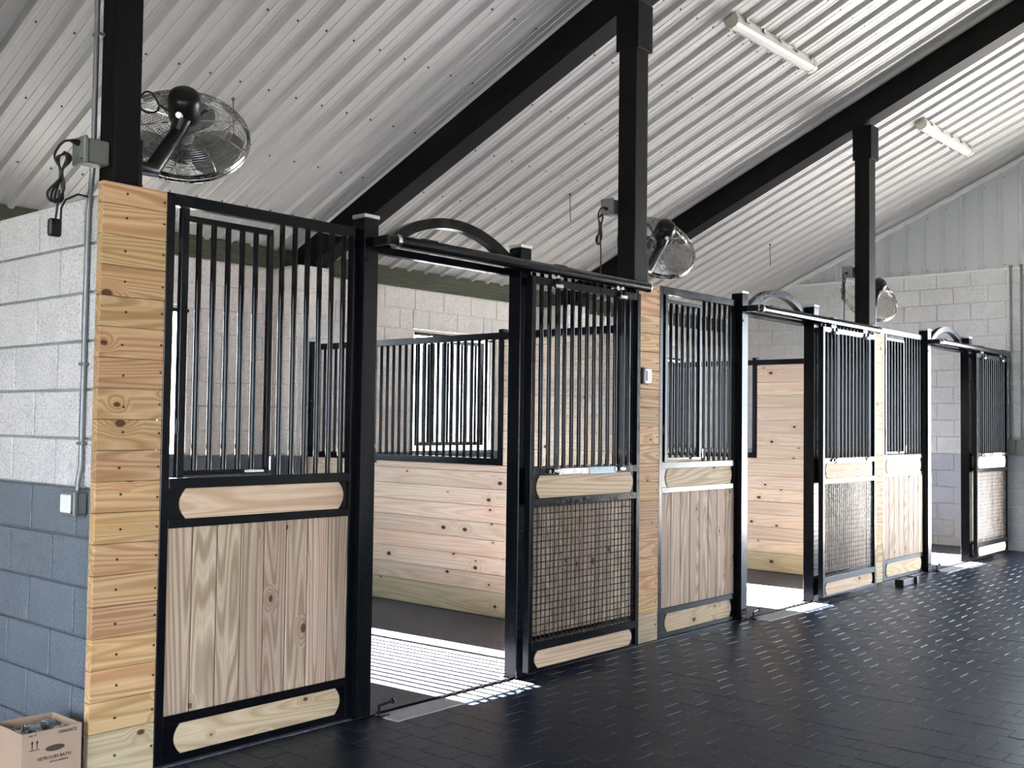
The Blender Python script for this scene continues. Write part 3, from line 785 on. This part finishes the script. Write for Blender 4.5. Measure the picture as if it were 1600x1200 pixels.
# ------------------------------------------------------------------ outlets, conduits and hanging cords
def outlet(name, label, x0, x1, y0, y1, z0, z1, mat='box_grey'):
    o = thing(name, label, 'outlet box', ((x0 + x1) / 2, (y0 + y1) / 2, z0), 'outlet boxes')
    cbox('body', mat, o, x0 + .02, x1, y0, y1, z0, z1, .006)
    cbox('cover', mat, o, x0, x0 + .018, y0 - .006, y1 + .006, z0 - .006, z1 + .006, .004)
    for (yy, zz) in ((y0 + .012, z0 + .012), (y1 - .012, z1 - .012)): part('screw', MB().cyl((x0 + .001, yy, zz), (x0 - .003, yy, zz), .004, 8), 'dark_screw', o)
    return o
ob = outlet('outlet_box', 'grey weatherproof outlet box low on the block wall', -.292, XW - .0065, .150, .245, 1.022, 1.112)
cbox('flip_lid', 'white_plastic', ob, -.304, -.293, .158, .237, 1.030, 1.104, .004)
for zz in (1.042, 1.067, 1.092): part('knockout', MB().cyl((-.250, .1495, zz), (-.250, .146, zz), .011, 14), 'box_grey', ob)
OBX = []
OLAB = ['grey outlet box on the post behind the tall near pine pillar', 'grey outlet box on the post between nearest and middle stall', 'grey outlet box on the post between middle and far stall']
for k, x in enumerate(POSTX):
    z = 2.418 if k == 0 else 2.81
    if k == 0: outlet('outlet_box', OLAB[k], x - .112, x - .001, .075, .165, z, z + .098)
    else: outlet('outlet_box', OLAB[k], x - .055, x + .05, .206, .296, z, z + .098)
    xp = x - .112 if k == 0 else x - .055
    # plug and cord with a bundle of loops
    cx, cyy = (x - .180, .115) if k == 0 else (x - .125, .25); zt = z + (.078 if k == 0 else .035)
    c_ = thing('power_cord', ['bundled black cord hanging from the outlet behind the tall near pine pillar', 'bundled black cord hanging beside the post between nearest and middle stall', 'bundled black cord hanging beside the post between middle and far stall'][k], 'cord', (cx, cyy, zt - .3), 'bundled fan cords')
    part('plug', MB().cyl((xp - .001, cyy, zt), (xp - .031, cyy, zt + .003), .014, 10, .008), 'black_plastic', c_)
    path = [(xp - .031, cyy, zt + .003), (cx + .01, cyy, zt - .005), (cx - .015, cyy, zt - .035)]
    for j in range(3):
        o = .012 * (j - 1)
        for (dx, dz) in ((-.02 + o, -.08), (.0, -.14), (-.035 + o * 1.6, -.215), (-.03 + o, -.25), (.0 + o, -.235), (.01, -.19), (.0, -.13), (.028 + o, -.075), (.02 + o, -.05), (0, -.06)):
            path.append((cx + dx, cyy - .008 + .008 * j, zt + dz))
    sm = []
    for i in range(len(path) - 1):
        p0, p1, p2, p3 = (Vector(path[max(0, min(len(path) - 1, q))]) for q in (i - 1, i, i + 1, i + 2))
        for q in range(4):
            u = q / 4; sm.append(.5 * ((2 * p1) + (-p0 + p2) * u + (2 * p0 - 5 * p1 + 4 * p2 - p3) * u * u + (-p0 + 3 * p1 - 3 * p2 + p3) * u ** 3))
    part('cord_bundle', MB().tube(sm, .0048, 7), 'cord', c_)
    if k == 0:
        part('lead', MB().tube([(cx - .005, cyy, zt - .2), (cx - .012, cyy, zt - .27), (cx - .018, cyy, zt - .32)], .0048, 7), 'cord', c_)
        part('inline_switch', MB().box(cx - .045, cx + .005, cyy - .014, cyy + .014, zt - .385, zt - .315, .007), 'black_plastic', c_)
        part('return_lead', MB().tube([(cx + .003, cyy, zt - .35), (cx + .004, cyy, zt - .27), (cx + .02, cyy, zt - .235), (x - .10, cyy + .02, zt - .20), (x + .01, .205, zt - .19)], .0042, 7), 'cord', c_)
    else:
        part('lead', MB().tube([(cx, cyy, zt - .2), (cx + .012, cyy, zt - .3), (cx + .010, cyy, zt - .46), (cx + .05, cyy, zt - .52), (x - .02, cyy - .01, zt - .54), (x + .02, .21, zt - .545)], .0048, 7), 'cord', c_)
cd = part('conduit', MB().tube([(-.258, .185, 1.118), (-.256, .186, 1.15), (-.245, .188, 1.22), (-.243, .19, 1.9), (-.243, .188, 2.24), (-.245, .175, 2.30), (-.262, .13, 2.36), (-.264, .12, 2.41)], .0112, 10), 'galv', None, (-.258, .185, 1.1))
tag(cd, 'grey steel conduit climbing the block wall beside the pine pillar', 'conduit')
for zz in (1.62, 1.30): part('strap', MB().box(-.256, XW - .0055, .165, .213, zz, zz + .012, .002), 'galv', cd)
cd = part('conduit', MB().tube([(-.236, .172, 2.53), (-.236, .172, 4.2)], .0112, 10), 'galv', None, (-.236, .172, 2.53))
tag(cd, 'grey steel conduit rising up the post from the upper outlet box', 'conduit')
part('strap', MB().box(-.250, -.216, .140, .185, 2.96, 2.974, .002), 'galv', cd)
# conduits and boxes on the far end wall
for j, yy in enumerate((-.045, -.165)):
    cd = part('conduit', MB().tube([(XE - .018, yy, 1.30), (XE - .018, yy, ZE + .01)], .014, 10).cyl((XE - .018, yy, ZE - .01), (XE - .018, yy, ZE + .03), .02, 10), 'galv', None, (XE - .018, yy, 1.30))
    tag(cd, ['left of two grey conduits running up the far end wall', 'right of two grey conduits running up the far end wall'][j], 'conduit', 'conduits on the far end wall')
    outlet('outlet_box', ['left of two grey outlet boxes on the far end wall', 'right of two grey outlet boxes on the far end wall'][j], XE - .06, XE - .008, yy - .05, yy + .05, 1.13, 1.30)

# small controller on the pillar between nearest and middle stall
t_ = thing('wall_controller', 'small white controller with dark slot on the pine pillar beside the nearest door', 'controller', (3.46, -.02, 1.68), None)
cbox('back_box', 'black_plastic', t_, 3.418, 3.50, -.014, -.002, 1.675, 1.785, .003)
cbox('housing', 'white_plastic', t_, 3.424, 3.506, -.034, -.0145, 1.680, 1.780, .006)
cbox('slot', 'black_plastic', t_, 3.438, 3.452, -.0360, -.0335, 1.697, 1.765, .001)
for i in range(5): part('indicator', MB().cyl((3.474, -.0355, 1.702 + i * .014), (3.474, -.0335, 1.702 + i * .014), .003, 8), 'dark_screw', t_)

# ------------------------------------------------------------------ ceiling lights and hanging wires
for j, (xa, xb, yy) in enumerate(((4.72, 6.03, .10), (8.42, 9.80, .05))):
    zc = RZ - RS * yy - .02; L = xb - xa; ang = math.atan(RS)
    t_ = thing('ceiling_light', ['long white strip light under the ceiling above the middle stall', 'long white strip light under the ceiling above the far stall'][j], 'ceiling light', ((xa + xb) / 2, yy, zc), 'strip lights on the ceiling')
    t_.rotation_euler = (-ang, 0, 0)
    def lp(name, mb, mat): o = bpy.data.objects.new(name, mb.mesh(name, mat)); C.objects.link(o); o.parent = t_; return o
    lp('housing', MB().box(-L / 2 + .03, L / 2 - .03, -.055, .055, -.055, -.004, .010), 'lamp_white')
    lp('diffuser', MB().prism([(-.052, -.052), (.052, -.052), (.040, -.088), (.018, -.098), (-.018, -.098), (-.040, -.088)], 'x', -L / 2 + .035, L / 2 - .035), 'lamp_white')
    for sg in (-1, 1): lp('end_cap', MB().prism([(-.057, -.004), (.057, -.004), (.057, -.055), (.044, -.092), (.02, -.102), (-.02, -.102), (-.044, -.092), (-.057, -.055)], 'x', sg * L / 2 - .015 if sg < 0 else L / 2 - .035, sg * L / 2 + .035 if sg < 0 else L / 2 + .015), 'lamp_end')
    for i in range(5):
        xx = -L / 2 + .12 + i * (L - .24) / 4
        for sg in (-1, 1): lp('clip', MB().box(xx - .016, xx + .016, sg * .062 - .007, sg * .062 + .007, -.072, -.03, .003), 'chrome_dull')
for k, (xx, yy) in enumerate(((1.80, 2.235), (5.53, 2.26), (9.33, 2.19))):
    z = RZ - RS * yy
    o = part('hanging_wire', MB().tube([(xx, yy, z), (xx + .002, yy, z - .14), (xx + .012, yy, z - .27)], .0042, 6).cyl((xx, yy, z - .002), (xx, yy, z - .02), .011, 8), 'rust', None, (xx, yy, z))
    tag(o, 'thin rusty wire hanging from the ceiling above the %s stall' % STALL[k], 'wire', 'wires hanging from the ceiling')

# ------------------------------------------------------------------ cardboard box with metal parts
bx0, bx1, by0, by1, bh = -.545, -.318, -.02, .215, .25
b_ = thing('cardboard_box', 'open brown cardboard box full of metal parts beside the pine pillar', 'box', ((bx0 + bx1) / 2, (by0 + by1) / 2, 0))
th = .005
cbox('base', 'card', b_, bx0, bx1, by0, by1, .002, .010, .001)
cbox('side', 'card', b_, bx0, bx0 + th, by0, by1, .010, bh, .0008); cbox('side', 'card', b_, bx1 - th, bx1, by0, by1, .010, bh, .0008)
cbox('side', 'card', b_, bx0 + th, bx1 - th, by0, by0 + th, .010, bh, .0008); cbox('side', 'card', b_, bx0 + th, bx1 - th, by1 - th, by1, .010, bh, .0008)
def text(s_, size, x, z, parent, shear=0):
    cu = bpy.data.curves.new('print', 'FONT'); cu.body = s_; cu.size = size; cu.extrude = .0002; cu.offset = size * .02; cu.resolution_u = 2
    o = bpy.data.objects.new('tmp', cu); C.objects.link(o)
    dg = bpy.context.evaluated_depsgraph_get(); me = bpy.data.meshes.new_from_object(o.evaluated_get(dg)); bpy.data.objects.remove(o)
    me.materials.clear(); me.materials.append(M['ink'])
    me.transform(Matrix.Rotation(R(90), 4, 'X')); q = put('lettering', me, parent, (x, by0 - .0006, z)); return q
text('VETROLIN BATH', .0172, bx0 + .058, .142, b_); text('100643672', .0165, bx0 + .134, .229, b_)
text('BATH & SHAMPOO', .0085, bx0 + .105, .128, b_); text('THIS  UP', .0085, bx0 + .022, .2365, b_)
el = [(bx0 + .125 + .037 * math.cos(2 * math.pi * i / 24), .180 + .0115 * math.sin(2 * math.pi * i / 24)) for i in range(24)]
part('emblem', MB().prism(el, 'y', by0 - .0008, by0 - .0001), 'ink', b_)
mb = MB()
for xx in (.038, .056):
    mb.box(bx0 + xx - .0018, bx0 + xx + .0018, by0 - .0008, by0 - .0001, .190, .212)
    mb.prism([(bx0 + xx - .006, .210), (bx0 + xx + .006, .210), (bx0 + xx, .221)], 'y', by0 - .0008, by0 - .0001)
mb.box(bx0 + .028, bx0 + .066, by0 - .0008, by0 - .0001, .184, .187)
part('arrows', mb, 'ink', b_)
rnd = random.Random(3)
placed = []
PARTL = ['small zinc plated bracket lying in the open cardboard box', ]
def bracket_mesh(i):
    a, b, c = ((.05, .022, .012), (.038, .026, .018), (.06, .018, .010))[i]
    return MB().box(-a / 2, a / 2, -b / 2, b / 2, 0, .003, .0008).box(-a / 2, a / 2, -b / 2, -b / 2 + .003, 0, c, .0008).box(-a / 2, a / 2, b / 2 - .003, b / 2, 0, c, .0008).mesh('metal_bracket', 'zinc')
bms = [bracket_mesh(i) for i in range(3)]
for iz in range(3):
    for ix in range(3):
        for iy in range(4):
            o = put('metal_bracket', bms[rnd.randrange(3)], None, (bx0 + .045 + ix * .066 + rnd.uniform(-.008, .008), by0 + .035 + iy * .052 + rnd.uniform(-.006, .006), .178 + iz * .022))
            o.rotation_euler = (rnd.uniform(-.35, .35), rnd.uniform(-.35, .35), rnd.uniform(0, 6.28))
            tag(o, PARTL[0], 'bracket', 'zinc brackets in the box')
fl = cbox('packing_sheet', 'card', None, bx0 + .012, bx1 - .012, by0 + .012, by1 - .012, .012, .168, .003)
tag(fl, 'folded brown cardboard packing under the metal brackets in the box', 'packing')

# black block lying on the pavers in front of the far pillar
bb = thing('rubber_block', 'small black notched block lying on the pavers below the far pine pillar', 'block', (7.36, -.20, 0))
cbox('body', 'black_plastic', bb, 7.20, 7.46, -.25, -.17, .002, .060, .004)
cbox('lug', 'black_plastic', bb, 7.47, 7.52, -.27, -.17, .002, .066, .004)
